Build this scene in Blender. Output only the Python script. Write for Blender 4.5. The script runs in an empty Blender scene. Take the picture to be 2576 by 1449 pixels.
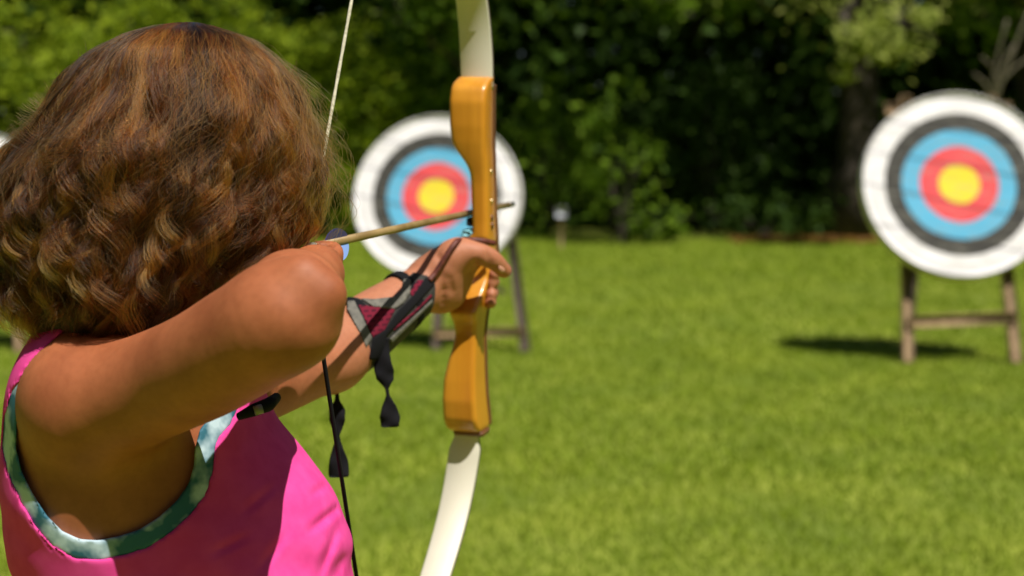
import bpy, math, random
import numpy as np
from mathutils import Matrix, Vector
random.seed(7)
rng = np.random.default_rng(11)
SC = bpy.context.scene
COL = SC.collection

# ------------------------------------------------------------------ camera, world, sun, exposure
PITCH = math.radians(5.2)
CAM_H = 1.26
FPX = 3578.0                      # focal length in units of a 2576 px wide picture (50 mm on 36 mm)
cam_d = bpy.data.cameras.new('camera'); cam = bpy.data.objects.new('camera', cam_d); COL.objects.link(cam)
cam.location = (0, 0, CAM_H); cam.rotation_euler = (math.pi/2 - PITCH, 0, 0)
cam_d.sensor_width = 36.0; cam_d.lens = 50.0; cam_d.clip_start = 0.05; cam_d.clip_end = 2000
cam_d.dof.use_dof = True; cam_d.dof.focus_distance = 1.16; cam_d.dof.aperture_fstop = 5.0; cam_d.dof.aperture_blades = 0
SC.camera = cam
SUN_DIR = np.array([0.33, -0.46, 1.0]); SUN_DIR /= np.linalg.norm(SUN_DIR)     # towards the sun
w = bpy.data.worlds.new('World'); SC.world = w; w.use_nodes = True
nt = w.node_tree; sky = nt.nodes.new('ShaderNodeTexSky'); sky.sky_type = 'NISHITA'; sky.sun_disc = False
sky.sun_elevation = math.asin(SUN_DIR[2]); sky.sun_rotation = math.atan2(SUN_DIR[0], SUN_DIR[1])
bg = nt.nodes['Background']; nt.links.new(sky.outputs[0], bg.inputs[0]); bg.inputs[1].default_value = 0.05
sd = bpy.data.lights.new('sun', 'SUN'); sd.energy = 5.0; sd.angle = math.radians(0.5); sd.color = (1.0, 0.94, 0.84)
so = bpy.data.objects.new('sun', sd); COL.objects.link(so); so.location = (3, -3, 8)
so.rotation_euler = Vector(-SUN_DIR).to_track_quat('-Z', 'Y').to_euler()
SC.view_settings.view_transform = 'Standard'; SC.view_settings.look = 'None'; SC.view_settings.gamma = 1
SC.view_settings.exposure = 0.27
SC.render.engine = 'CYCLES'
SC.cycles.use_adaptive_sampling = True; SC.cycles.use_denoising = True
SC.cycles.max_bounces = 6; SC.cycles.transparent_max_bounces = 6; SC.cycles.caustics_reflective = False; SC.cycles.caustics_refractive = False

CX = np.array([1.0, 0, 0]); CF = np.array([0, math.cos(PITCH), -math.sin(PITCH)]); CU = np.array([0, math.sin(PITCH), math.cos(PITCH)])
CO = np.array([0, 0, CAM_H])
def P(u, v, d):
    "a point d metres in front of the lens plane, on the sight line of the photograph's pixel (u, v)"
    u, v, d = np.broadcast_arrays(np.asarray(u, float), np.asarray(v, float), np.asarray(d, float))
    x = (u-1288)/FPX*d; y = (724.5-v)/FPX*d
    return CO + x[..., None]*CX + d[..., None]*CF + y[..., None]*CU
def UV(p):
    q = p-CO; d = q@CF
    return 1288+FPX*(q@CX)/d, 724.5-FPX*(q@CU)/d, d
def nrm(a):
    a = np.asarray(a, float); return a/np.linalg.norm(a)

# ------------------------------------------------------------------ helpers: materials
def mat(name, col=(.5,.5,.5), rough=.5, **kw):
    m = bpy.data.materials.new(name); m.use_nodes = True
    b = m.node_tree.nodes['Principled BSDF']
    b.inputs['Base Color'].default_value = (*col, 1); b.inputs['Roughness'].default_value = rough
    for k, v in kw.items(): b.inputs[k.replace('_', ' ')].default_value = v
    return m
def nodes(m): return m.node_tree.nodes, m.node_tree.links, m.node_tree.nodes['Principled BSDF']
def noise_col(m, c1, c2, scale=20, detail=4, lo=.35, hi=.65, coord='Object', stretch=None, bump=0, dist=.002):
    N, L, b = nodes(m)
    tc = N.new('ShaderNodeTexCoord'); src = tc.outputs[coord]
    if stretch:
        mp = N.new('ShaderNodeMapping'); mp.inputs['Scale'].default_value = stretch; L.new(src, mp.inputs[0]); src = mp.outputs[0]
    n = N.new('ShaderNodeTexNoise'); n.inputs['Scale'].default_value = scale; n.inputs['Detail'].default_value = detail
    L.new(src, n.inputs['Vector'])
    r = N.new('ShaderNodeValToRGB'); r.color_ramp.elements[0].position = lo; r.color_ramp.elements[1].position = hi
    r.color_ramp.elements[0].color = (*c1, 1); r.color_ramp.elements[1].color = (*c2, 1)
    L.new(n.outputs['Fac'], r.inputs[0]); L.new(r.outputs[0], b.inputs['Base Color'])
    if bump:
        bp = N.new('ShaderNodeBump'); bp.inputs['Strength'].default_value = bump; bp.inputs['Distance'].default_value = dist
        L.new(n.outputs['Fac'], bp.inputs['Height']); L.new(bp.outputs[0], b.inputs['Normal'])
    return m
def leaf_mat(name, c1, c2, trans=.35, rough=.55):
    m = bpy.data.materials.new(name); m.use_nodes = True; N = m.node_tree.nodes; L = m.node_tree.links
    b = N['Principled BSDF']; b.inputs['Roughness'].default_value = rough; b.inputs['Specular IOR Level'].default_value = .12
    a = N.new('ShaderNodeAttribute'); a.attribute_name = 'tint'
    r = N.new('ShaderNodeValToRGB'); r.color_ramp.elements[0].color = (*c1, 1); r.color_ramp.elements[1].color = (*c2, 1)
    L.new(a.outputs['Fac'], r.inputs[0]); L.new(r.outputs[0], b.inputs['Base Color'])
    t = N.new('ShaderNodeBsdfTranslucent'); L.new(r.outputs[0], t.inputs[0])
    mx = N.new('ShaderNodeMixShader'); mx.inputs[0].default_value = trans
    L.new(b.outputs[0], mx.inputs[1]); L.new(t.outputs[0], mx.inputs[2])
    L.new(mx.outputs[0], N['Material Output'].inputs[0])
    return m

# ------------------------------------------------------------------ helpers: meshes and the object tree
def mesh_np(name, V, F, m=None, parent=None, smooth=True, tint=None):
    "V (n,3) floats, F (k,3|4) ints -> ONE mesh object"
    V = np.asarray(V, np.float32); F = np.asarray(F, np.int32); k = F.shape[1]
    me = bpy.data.meshes.new(name); me.vertices.add(len(V)); me.vertices.foreach_set('co', V.ravel())
    me.loops.add(F.size); me.loops.foreach_set('vertex_index', F.ravel())
    me.polygons.add(len(F)); me.polygons.foreach_set('loop_start', np.arange(0, F.size, k, dtype=np.int32))
    me.polygons.foreach_set('use_smooth', np.full(len(F), smooth, bool))
    if tint is not None:
        at = me.attributes.new('tint', 'FLOAT', 'FACE'); at.data.foreach_set('value', np.asarray(tint, np.float32))
    me.update(); me.validate()
    if m: me.materials.append(m)
    o = bpy.data.objects.new(name, me); COL.objects.link(o)
    if parent: o.parent = parent
    return o
def join(parts):
    Vs, Fs, n = [], [], 0
    for V, F in parts:
        V = np.asarray(V, float); F = np.asarray(F)
        if F.shape[1] == 3: F = np.c_[F, F[:, 2]]
        Vs.append(V); Fs.append(F+n); n += len(V)
    return np.vstack(Vs), np.vstack(Fs)
def mesh_parts(name, parts, m=None, parent=None, smooth=True):
    V, F = join(parts)
    me = bpy.data.meshes.new(name)
    me.from_pydata(V.tolist(), [], [list(dict.fromkeys(f)) for f in F.tolist()])
    me.polygons.foreach_set('use_smooth', np.full(len(me.polygons), smooth, bool))
    me.update()
    if m: me.materials.append(m)
    o = bpy.data.objects.new(name, me); COL.objects.link(o)
    if parent: o.parent = parent
    return o
def tag(o, label=None, cat=None, group=None, kind=None):
    if label: o['label'] = label
    if cat: o['category'] = cat
    if group: o['group'] = group
    if kind: o['kind'] = kind
    return o
def empty(name, loc=(0,0,0), rz=0):
    o = bpy.data.objects.new(name, None); COL.objects.link(o); o.location = loc; o.rotation_euler = (0,0,rz); o.empty_display_size = .1
    return o
def copy_tree(o, parent=None):
    c = o.copy(); COL.objects.link(c); c.parent = parent
    for ch in list(o.children): copy_tree(ch, c)
    return c
def frame(d):
    d = nrm(d); a = np.array([0,0,1.0]) if abs(d[2]) < .9 else np.array([1.0,0,0])
    x = nrm(np.cross(a, d)); return x, np.cross(d, x)
def tube(pts, rad, n=10, cap=True):
    pts = np.asarray(pts, float); rad = np.broadcast_to(np.asarray(rad, float), (len(pts),))
    T = np.gradient(pts, axis=0); x, y = frame(T[0]); V = []
    for p, t, r in zip(pts, T, rad):
        t = nrm(t); x = nrm(x-t*(x@t)); y = np.cross(t, x)
        a = np.linspace(0, 2*np.pi, n, endpoint=False)
        V.append(p+r*(np.cos(a)[:,None]*x+np.sin(a)[:,None]*y))
    V = np.vstack(V); F = []
    for i in range(len(pts)-1):
        for j in range(n):
            k = (j+1) % n; F.append((i*n+j, i*n+k, (i+1)*n+k, (i+1)*n+j))
    if cap:
        V = np.vstack([V, pts[0], pts[-1]]); a = len(V)-2; m_ = (len(pts)-1)*n
        for j in range(n):
            k = (j+1) % n; F.append((a, k, j, j)); F.append((a+1, m_+j, m_+k, m_+k))
    return V, np.array(F)
def box(lo, hi, bev=.004):
    "axis box with chamfered edges"
    lo = np.array(lo, float); hi = np.array(hi, float); c = (lo+hi)/2; h = (hi-lo)/2; b = min(bev, h.min()*.4)
    V = []; idx = {}
    for sx in (-1,1):
        for sy in (-1,1):
            for sz in (-1,1):
                s = np.array([sx,sy,sz])
                for k in range(3):
                    e = h-b; e[k] = h[k]; idx[(sx,sy,sz,k)] = len(V); V.append(c+s*e)
    F = []
    for k in range(3):
        i, j = (k+1)%3, (k+2)%3
        for s in (-1,1):
            q = []
            for a, b_ in ((-1,-1),(1,-1),(1,1),(-1,1)):
                t = [0,0,0]; t[k]=s; t[i]=a; t[j]=b_; q.append(idx[(*t,k)])
            F.append(q if s>0 else q[::-1])
        for a in (-1,1):
            for b_ in (-1,1):
                t0=[0,0,0]; t1=[0,0,0]; t0[i]=t1[i]=a; t0[j]=t1[j]=b_; t0[k]=-1; t1[k]=1
                q=[idx[(*t0,i)],idx[(*t1,i)],idx[(*t1,j)],idx[(*t0,j)]]
                F.append(q if a*b_>0 else q[::-1])
    for sx in (-1,1):
        for sy in (-1,1):
            for sz in (-1,1):
                q=[idx[(sx,sy,sz,k)] for k in range(3)]
                if sx*sy*sz<0: q=q[::-1]
                F.append(q+[q[-1]])
    return np.array(V), np.array(F)
def beam(a, b, wx, wy, up=(0,0,1), bev=.005):
    "rectangular bar from a to b"
    a = np.array(a,float); b = np.array(b,float); d = b-a; L = np.linalg.norm(d); d/=L
    x = np.cross(up, d); x = nrm(x) if np.linalg.norm(x)>1e-3 else np.array([1.0,0,0]); y = np.cross(d, x)
    V, F = box((-wx/2,-wy/2,0),(wx/2,wy/2,L), bev)
    return a+V[:,:1]*x+V[:,1:2]*y+V[:,2:]*d, F
def loft(rings, cap=True):
    rings = np.asarray(rings, float); m_, n = rings.shape[:2]; V = rings.reshape(-1,3); F = []
    for i in range(m_-1):
        for j in range(n):
            k=(j+1)%n; F.append((i*n+j, i*n+k, (i+1)*n+k, (i+1)*n+j))
    if cap:
        V = np.vstack([V, rings[0].mean(0), rings[-1].mean(0)]); a=len(V)-2; q=(m_-1)*n
        for j in range(n):
            k=(j+1)%n; F.append((a,k,j,j)); F.append((a+1,q+j,q+k,q+k))
    return V, np.array(F)
def leaves(C, size, up=.4, aspect=.55, dirs=None):
    "one folded diamond per centre: vertices, faces"
    n = len(C); size = np.broadcast_to(size, (n,))
    nr = rng.normal(size=(n,3)); nr[:,2] = np.abs(nr[:,2])*(.6+up)+up; nr /= np.linalg.norm(nr,axis=1)[:,None]
    t = rng.normal(size=(n,3)) if dirs is None else dirs+rng.normal(size=(n,3))*.5
    t -= nr*(t*nr).sum(1)[:,None]; t /= np.linalg.norm(t,axis=1)[:,None]; b = np.cross(nr,t)
    s = (size*rng.uniform(.65,1.35,n))[:,None]; f = s*.12
    V = np.stack([C-t*s*.5, C+b*s*aspect*.5+nr*f, C+t*s*.5, C-b*s*aspect*.5+nr*f],1).reshape(-1,3)
    return V, np.arange(4*n).reshape(n,4)

# ------------------------------------------------------------------ helpers: smooth bodies from distance fields
def cone(p, a, b, r1, r2):
    ba = b-a; t = np.clip(((p-a)@ba)/(ba@ba), 0, 1)
    return np.linalg.norm(p-a-t[:,None]*ba, axis=1)-(r1+t*(r2-r1))
def ell(p, c, R, r):
    q = (p-c)@R.T; k0 = np.linalg.norm(q/r, axis=1); k1 = np.linalg.norm(q/(r*r), axis=1)+1e-9
    return k0*(k0-1)/k1
def smin(a, b, k):
    h = np.clip(.5+.5*(b-a)/k, 0, 1); return b+(a-b)*h-k*h*(1-h)
class Field:
    def __init__(s): s.pr = []
    def cone(s, a, b, r1, r2, k): s.pr.append((0, np.array(a), np.array(b), r1, r2, k)); return s
    def chain(s, pts, rs, k, k2=None):
        "one smooth limb: a spline of closely spaced balls"
        P_ = np.array(pts, float); r_ = np.array(rs, float); n = len(P_)
        Q = np.c_[P_, r_]; E = np.vstack([2*Q[0]-Q[1], Q, 2*Q[-1]-Q[-2]]); out = []
        for i in range(n-1):
            a, b, c, d = E[i:i+4]; m_ = max(3, int(np.linalg.norm((c-b)[:3])/(.16*min(b[3], c[3]))))
            for t in np.linspace(0, 1, m_, endpoint=False):
                out.append(.5*(2*b+(c-a)*t+(2*a-5*b+4*c-d)*t*t+(3*b-a-3*c+d)*t**3))
        out.append(Q[-1]); s.pr.append((3, np.array(out), None, None, 0, k)); return s
    def ell(s, c, R, r, k): s.pr.append((1, np.array(c), np.array(R), np.array(r, float), 0, k)); return s
    def cut(s, c, R, r, k): s.pr.append((2, np.array(c), np.array(R), np.array(r, float), 0, k)); return s
    def groove(s, a, b, r, k=.004): s.pr.append((4, np.array(a), np.array(b), r, r, k)); return s
    def __call__(s, p):
        if len(p) == 0: return np.zeros(0)
        d = np.full(len(p), 9.0); c = (p.min(0)+p.max(0))/2; rc = np.linalg.norm(p.max(0)-c)
        for q in s.pr:
            if q[0] in (0, 3, 4):                       # skip limbs too far off to matter here
                if q[0] != 3: m_ = (q[1]+q[2])/2; rr = np.linalg.norm(q[2]-q[1])/2+max(q[3], q[4])
                else: m_ = q[1][:,:3].mean(0); rr = (np.linalg.norm(q[1][:,:3]-m_,axis=1)+q[1][:,3]).max()
                if np.linalg.norm(m_-c)-rc-rr > .09: continue
            if q[0] == 0: d = smin(d, cone(p, *q[1:5]), q[5])
            elif q[0] == 1: d = smin(d, ell(p, *q[1:4]), q[5])
            elif q[0] == 2: d = -smin(-d, ell(p, *q[1:4]), q[5])
            elif q[0] == 4: d = -smin(-d, cone(p, *q[1:5]), q[5])
            else:
                e = np.full(len(p), 9.0)
                for b in q[1]: e = np.minimum(e, np.sqrt(((p-b[:3])**2).sum(1))-b[3])
                d = smin(d, e, q[5])
        return d
def morton(c):
    c = c.astype(np.int64); m_ = np.zeros(len(c), np.int64)
    for i in range(10):
        for k in range(3): m_ |= ((c[:,k]>>i)&1) << (3*i+k)
    return np.argsort(m_)
def poly_sd(u, v, poly):
    "signed distance in pixels to a polygon, negative inside"
    poly = np.asarray(poly, float); n = len(poly); d = np.full(u.shape, 1e9); ins = np.zeros(u.shape, bool)
    for i in range(n):
        a = poly[i]; b = poly[(i+1)%n]; e = b-a; wx = u-a[0]; wy = v-a[1]
        t = np.clip((wx*e[0]+wy*e[1])/(e@e), 0, 1); d = np.minimum(d, np.hypot(wx-t*e[0], wy-t*e[1]))
        c = ((a[1] > v) != (b[1] > v))
        if abs(e[1]) > 1e-9: ins ^= c & (u < a[0]+(v-a[1])/e[1]*e[0])
    return np.where(ins, -d, d)
def sdf_mesh(f, lo, hi, h, name, m=None, parent=None, relax=1):
    lo = np.array(lo, float); hi = np.array(hi, float); B = 8
    nb = np.ceil((hi-lo)/(h*B)).astype(int); n = nb*B+1
    g = np.full(n, 1.0, np.float32)
    ci = np.stack(np.meshgrid(*[np.arange(k) for k in nb], indexing='ij'), -1).reshape(-1,3)
    ci = ci[morton(ci)]; cc = lo+(ci+.5)*h*B
    dc = np.concatenate([f(x) for x in np.array_split(cc, max(1, len(cc)//512))])
    act = np.abs(dc) < h*B*.95+.004
    sg = np.where(dc < 0, -1.0, 1.0)
    for s, (i,j,k) in zip(sg[~act], ci[~act]):
        if s < 0: g[i*B:i*B+B+1, j*B:j*B+B+1, k*B:k*B+B+1] = -1
    off = np.stack(np.meshgrid(*[np.arange(B+1)]*3, indexing='ij'), -1).reshape(-1,3)
    ca = ci[act]
    for ch in np.array_split(ca, max(1, len(ca)//24)):
        if not len(ch): continue
        ii = (ch[:,None,:]*B+off[None]).reshape(-1,3); val = f(lo+ii*h)
        g[ii[:,0], ii[:,1], ii[:,2]] = val
    neg = g < 0
    cnt = np.zeros(n-1, np.int8)
    for a in (0,1):
        for b in (0,1):
            for c in (0,1): cnt += neg[a:n[0]-1+a, b:n[1]-1+b, c:n[2]-1+c]
    cell = np.argwhere((cnt > 0) & (cnt < 8)); idx = np.full(n-1, -1, np.int32); idx[tuple(cell.T)] = np.arange(len(cell))
    cor = np.array([(a,b,c) for a in (0,1) for b in (0,1) for c in (0,1)])
    val = np.stack([g[tuple((cell+c).T)] for c in cor], 1).astype(float)
    acc = np.zeros((len(cell),3)); num = np.zeros(len(cell))
    for a in range(8):
        for b in range(a+1, 8):
            if np.abs(cor[a]-cor[b]).sum() != 1: continue
            x = (val[:,a] < 0) != (val[:,b] < 0); t = np.where(x, val[:,a]/np.where(x, val[:,a]-val[:,b], 1), 0)
            acc += x[:,None]*(cor[a]+t[:,None]*(cor[b]-cor[a])); num += x
    V = lo+h*(cell+acc/num[:,None]); F = []
    for ax in range(3):
        o1, o2 = np.eye(3, dtype=int)[(ax+1)%3], np.eye(3, dtype=int)[(ax+2)%3]; e = np.eye(3, dtype=int)[ax]
        sl0 = [slice(1, n[k]-1) for k in range(3)]; sl1 = list(sl0); sl0[ax] = slice(0, n[ax]-1); sl1[ax] = slice(1, n[ax])
        x = neg[tuple(sl0)] != neg[tuple(sl1)]; st = np.array([1,1,1]); st[ax] = 0
        p = np.argwhere(x)+st; ng = neg[tuple(p.T)]
        q = np.stack([idx[tuple((p-o1-o2).T)], idx[tuple((p-o2).T)], idx[tuple(p.T)], idx[tuple((p-o1).T)]], 1)
        q[~ng] = q[~ng][:, ::-1]; F.append(q)
    F = np.vstack(F); F = F[(F >= 0).all(1)]
    for _ in range(relax):                                   # even the quads out, then back on to the surface
        s = np.zeros_like(V); c = np.zeros(len(V))
        for k in range(4):
            for q in (1, 3):
                np.add.at(s, F[:,k], V[F[:,(k+q)%4]]); np.add.at(c, F[:,k], 1)
        V = V*.4+.6*s/np.maximum(c,1)[:,None]
    return mesh_np(name, V, F, m, parent)

# ------------------------------------------------------------------ ground
lawn_m = noise_col(mat('lawn_soil', rough=.9), (.14,.19,.014), (.26,.30,.028), scale=1.6, detail=8)
gx = np.linspace(-1,1,41); gx = np.sign(gx)*np.abs(gx)**2.2*400; gx2, gy2 = np.meshgrid(gx, gx+0.0, indexing='ij')
V = np.c_[gx2.ravel(), gy2.ravel()+10, np.zeros(gx2.size)]
ii = np.arange(40)[:,None]*41+np.arange(40)[None]; ii = ii.ravel(); F = np.c_[ii, ii+41, ii+42, ii+1]
tag(mesh_np('lawn', V, F, lawn_m), kind='structure')
grass_m = leaf_mat('grass_blade', (.130,.218,.012), (.315,.395,.034), trans=.35, rough=.6)
def grass():
    parts = []
    for y0, y1, dens, hgt, wid in ((2.5,5.5,5600,.026,.005), (5.5,9.5,2800,.028,.008), (9.5,15,900,.036,.012), (15,22.5,480,.04,.018)):
        y = rng.uniform(y0, y1, int(dens*(y1-y0)*(.8*(y0+y1)/2+1.6)/.75)); x = rng.uniform(-1,1,len(y)); x = np.where(np.abs(x) < .75, x/.75*(.40*y+.8), np.sign(x)*(.40*y+.8+(np.abs(x)-.75)*16))
        parts.append((x, y, np.full(len(y),hgt), np.full(len(y),wid)))
    x, y, hg, wd = [np.concatenate(k) for k in zip(*parts)]; n = len(x)
    patch = np.sin(x*1.9+np.sin(y*1.3)*1.7)+np.sin(y*2.3+np.sin(x*2.9)*1.3)+np.sin(x*5.1+y*3.7)*.7+np.sin(x*9.7-y*7.9)*.6+np.sin(x*17+y*13+np.sin(x*6))*.5
    hg = hg*rng.uniform(.5,1.25,n)*(1+.05*patch); a = rng.uniform(0,2*np.pi,n); ln = rng.uniform(.1,1.1,n)*hg; la = rng.uniform(0,2*np.pi,n)
    bx, by = np.cos(a)*wd/2, np.sin(a)*wd/2; z0 = np.zeros(n)
    tx, ty = x+np.cos(la)*ln, y+np.sin(la)*ln
    V = np.stack([np.c_[x-bx,y-by,z0], np.c_[x+bx,y+by,z0], np.c_[(x+tx)/2+bx*.8,(y+ty)/2+by*.8,hg*.65], np.c_[tx,ty,hg]],1).reshape(-1,3)
    tint = np.clip(.47+.05*patch+rng.normal(0,.12,n),0,1)
    dry = rng.random(n) < .03; tint[dry] = 1
    tag(mesh_np('grass', V, np.arange(4*n).reshape(n,4), grass_m, smooth=False, tint=tint), kind='stuff')
grass()

# ------------------------------------------------------------------ woods behind the lawn
bark_m = noise_col(mat('bark', rough=.9), (.022,.017,.012), (.065,.05,.036), scale=9, detail=6, stretch=(1,1,.25), bump=.6, dist=.03)
pale_bark_m = noise_col(mat('pale_bark', rough=.85), (.11,.095,.06), (.20,.175,.12), scale=14, detail=5)
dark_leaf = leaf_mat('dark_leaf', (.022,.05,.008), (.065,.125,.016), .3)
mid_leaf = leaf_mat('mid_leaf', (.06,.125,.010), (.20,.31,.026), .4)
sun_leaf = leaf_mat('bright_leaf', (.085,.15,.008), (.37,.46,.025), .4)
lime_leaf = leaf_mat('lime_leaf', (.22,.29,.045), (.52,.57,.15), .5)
def X(u, y): return (u-1288)/FPX*y
def Z(v, y): return CAM_H+(398.5-v)/FPX*y
def blob_points(n, c, r, clumps, crad, flat=1.0):
    "leaf centres gathered in clumps inside an ellipsoid"
    k = rng.normal(size=(clumps,3)); k /= np.linalg.norm(k,axis=1)[:,None]; k *= rng.uniform(.35,1,(clumps,1))**.5
    k = np.array(c)+k*np.array(r)
    w_ = rng.uniform(.5,1.4,clumps)
    q = rng.integers(0,clumps,n); e = rng.normal(size=(n,3))*.5; e[:,2] *= flat
    return k[q]+e*(crad*w_[q])[:,None]
def limb_path(a, b, sag=.1, n=7):
    t = np.linspace(0,1,n)[:,None]; m_ = np.array(a)+(np.array(b)-np.array(a))*t
    return m_+np.sin(t*np.pi)*np.array([rng.normal()*sag, rng.normal()*sag, sag])
def tree(name, label, x, y, r, hgt, blobs, lm, leaf, group=None):
    "trunk with limbs reaching every crown mass, crown of many leaves"
    root = empty(name, (x,y,0)); o = np.array([x,y,0])
    z = np.linspace(0,hgt,9); lean = rng.normal(0,.15,2)
    pts = np.c_[lean[0]*(z/hgt)**2+.05*np.sin(z), lean[1]*(z/hgt)**2, z]; rad = r*(1.25*np.exp(-z*2.2)+1-.75*z/hgt)
    tr = [tube(pts, rad, 12)]
    VV, FF, n0 = [], [], 0
    for c, rr, n, cl, cr in blobs:
        c = np.array(c, float)-o
        s = pts[min(8, max(3, int(c[2]/hgt*8)-1))]
        p = limb_path(s, c, .2); tr.append(tube(p, np.linspace(r*.35, r*.08, len(p)), 7))
        for _ in range(4):
            e = c+rng.normal(size=3)*np.array(rr)*.5; p = limb_path(c, e, .08, 5); tr.append(tube(p, np.linspace(r*.09, .012, 5), 5))
        V, F = leaves(blob_points(n, c, rr, cl, cr), leaf); VV.append(V); FF.append(F+n0); n0 += len(V)
    mesh_parts('trunk', tr, bark_m, root)
    V = np.vstack(VV); F = np.vstack(FF); mesh_np('crown', V, F, lm, root, False, rng.random(len(F)))
    return tag(root, label, 'tree', group)
def bush(name, label, x, y, rx, ry, h, n, lm, leaf, clumps=26, crad=.35, cat='shrub', group=None):
    root = empty(name, (x,y,0)); st = []
    for _ in range(6):
        e = np.array([rng.normal()*rx*.5, rng.normal()*ry*.4, h*rng.uniform(.5,.9)]); p = limb_path((rng.normal()*.08,rng.normal()*.08,0), e, .08, 6)
        st.append(tube(p, np.linspace(.03,.008,6), 6))
    mesh_parts('stem', st, bark_m, root)
    C = blob_points(n, (0,0,h*.5), (rx,ry,h*.55), clumps, crad); C = C[C[:,2] > .03]
    V, F = leaves(C, leaf); mesh_np('foliage', V, F, lm, root, False, rng.random(len(F)))
    return tag(root, label, cat, group)
def woods():
    # the mass of the wood, far enough back to read as one
    n = 72000; C = np.c_[rng.uniform(-15,15,n), 25.5+rng.uniform(0,1,n)**1.3*6, rng.uniform(0,8.5,n)]
    # unseen ring of leaves added beside and behind the camera to dim sky light
    k = 30000; a = rng.uniform(.78*np.pi-.35, 2.22*np.pi+.35, k); q = rng.uniform(17,22,k); C2 = np.c_[q*np.cos(a)*1.05, 5+q*np.sin(a), rng.uniform(0,13,k)]
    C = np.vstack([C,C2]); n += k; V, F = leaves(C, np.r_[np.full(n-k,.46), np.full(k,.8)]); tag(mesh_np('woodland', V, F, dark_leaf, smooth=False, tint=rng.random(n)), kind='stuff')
    g = 'trees at the edge of the wood'
    def crown(u, y, z, k=1.0): return ((X(u,y), y, z), (2.3*k,1.7*k,1.2*k), int(1700*k), 22, .75)
    tree('broadleaf_tree', 'broad dark trunk standing in deep shade to the left of the right target', X(2150,23), 23, .36, 10,
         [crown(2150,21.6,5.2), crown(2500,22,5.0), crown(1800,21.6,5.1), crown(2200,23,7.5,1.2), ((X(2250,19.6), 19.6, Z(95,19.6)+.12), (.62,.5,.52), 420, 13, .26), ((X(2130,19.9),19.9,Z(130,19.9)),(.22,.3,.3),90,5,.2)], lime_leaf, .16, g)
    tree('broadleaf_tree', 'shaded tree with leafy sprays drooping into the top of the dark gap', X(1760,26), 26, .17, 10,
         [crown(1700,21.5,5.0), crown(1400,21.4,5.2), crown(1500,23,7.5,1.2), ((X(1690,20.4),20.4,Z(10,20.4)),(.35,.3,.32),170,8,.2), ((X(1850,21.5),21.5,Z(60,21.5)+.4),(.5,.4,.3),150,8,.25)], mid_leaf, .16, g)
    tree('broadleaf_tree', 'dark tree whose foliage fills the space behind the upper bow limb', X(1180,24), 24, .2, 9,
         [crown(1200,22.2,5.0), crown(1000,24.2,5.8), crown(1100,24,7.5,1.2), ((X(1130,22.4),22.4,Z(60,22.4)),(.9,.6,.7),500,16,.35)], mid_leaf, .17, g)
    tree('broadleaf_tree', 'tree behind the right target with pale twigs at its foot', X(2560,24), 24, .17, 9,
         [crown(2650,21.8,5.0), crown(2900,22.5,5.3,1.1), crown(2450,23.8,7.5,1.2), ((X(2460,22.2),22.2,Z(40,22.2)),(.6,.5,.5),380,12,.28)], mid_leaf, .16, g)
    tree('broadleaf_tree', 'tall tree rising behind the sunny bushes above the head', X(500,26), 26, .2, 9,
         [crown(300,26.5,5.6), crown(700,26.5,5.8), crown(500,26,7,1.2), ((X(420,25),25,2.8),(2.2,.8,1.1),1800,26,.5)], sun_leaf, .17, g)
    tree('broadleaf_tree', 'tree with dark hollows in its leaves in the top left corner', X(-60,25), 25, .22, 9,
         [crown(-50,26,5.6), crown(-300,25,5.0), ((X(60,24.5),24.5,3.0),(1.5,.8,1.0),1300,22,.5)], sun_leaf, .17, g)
    # bare pale twigs
    for nm, lb, u0, v0, y, g0, es in (('dead_branch','bare pale twigs arching over the right target',2470,330,20.6,None,[(2440,150),(2520,120),(2560,20),(2420,190),(2500,60),(2576,140)]),
                                  ('dead_branch','pale broken twigs among leaves left of the upper bow limb',1085,110,23.2,(X(1180,24),24,2.6),[(960,40),(1010,20),(1050,90),(985,70)])):
        s = np.array([X(u0,y), y, Z(v0,y)]); pr = []
        for (u,v) in es:
            p = limb_path(s, (X(u,y), y-.3, Z(v,y)), .14, 8); pr.append(tube(p, np.linspace(.035,.014,8), 6))
        g0 = np.array([s[0]+.2, y+.5, 0]) if g0 is None else np.array(g0); pr.append(tube(limb_path(g0, s, .05, 6), np.linspace(.05,.035,6), 7))
        tag(mesh_parts(nm, pr, pale_bark_m), lb, 'branch')
    # shrubs
    sb = 'sunlit bushes along the left of the lawn'; db = 'bushes in the shade along the edge of the lawn'
    for lb, u, y, rx, ry, h, n in (('yellow green sunlit bush in the far left behind the left target', 40, 23.2, 1.3,.9, 3.2, 3000),
                                ('tall sunlit bush behind the left side of the hair', 330, 23.8, 1.2,.9,3.9, 3000),
                                ('sunlit bush showing just over the crown of the head', 600, 23.4, 1.1,.9,4.2, 3000),
                                ('sunlit leafy bush seen between the head and the bowstring', 800, 22.8, 1.0,.9,3.6, 2800),
                                ('round bright bush right of the bowstring above the middle target', 930, 22.6,.7,.7,3.0, 1800),
                                ('low yellow bush at the far left edge of the lawn', -220, 22.8,1.2,.9,2.6, 2200)):
        bush('bush', lb, X(u,y), y, rx, ry, h, n, sun_leaf, .15, 26, .42, 'bush', sb)
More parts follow.
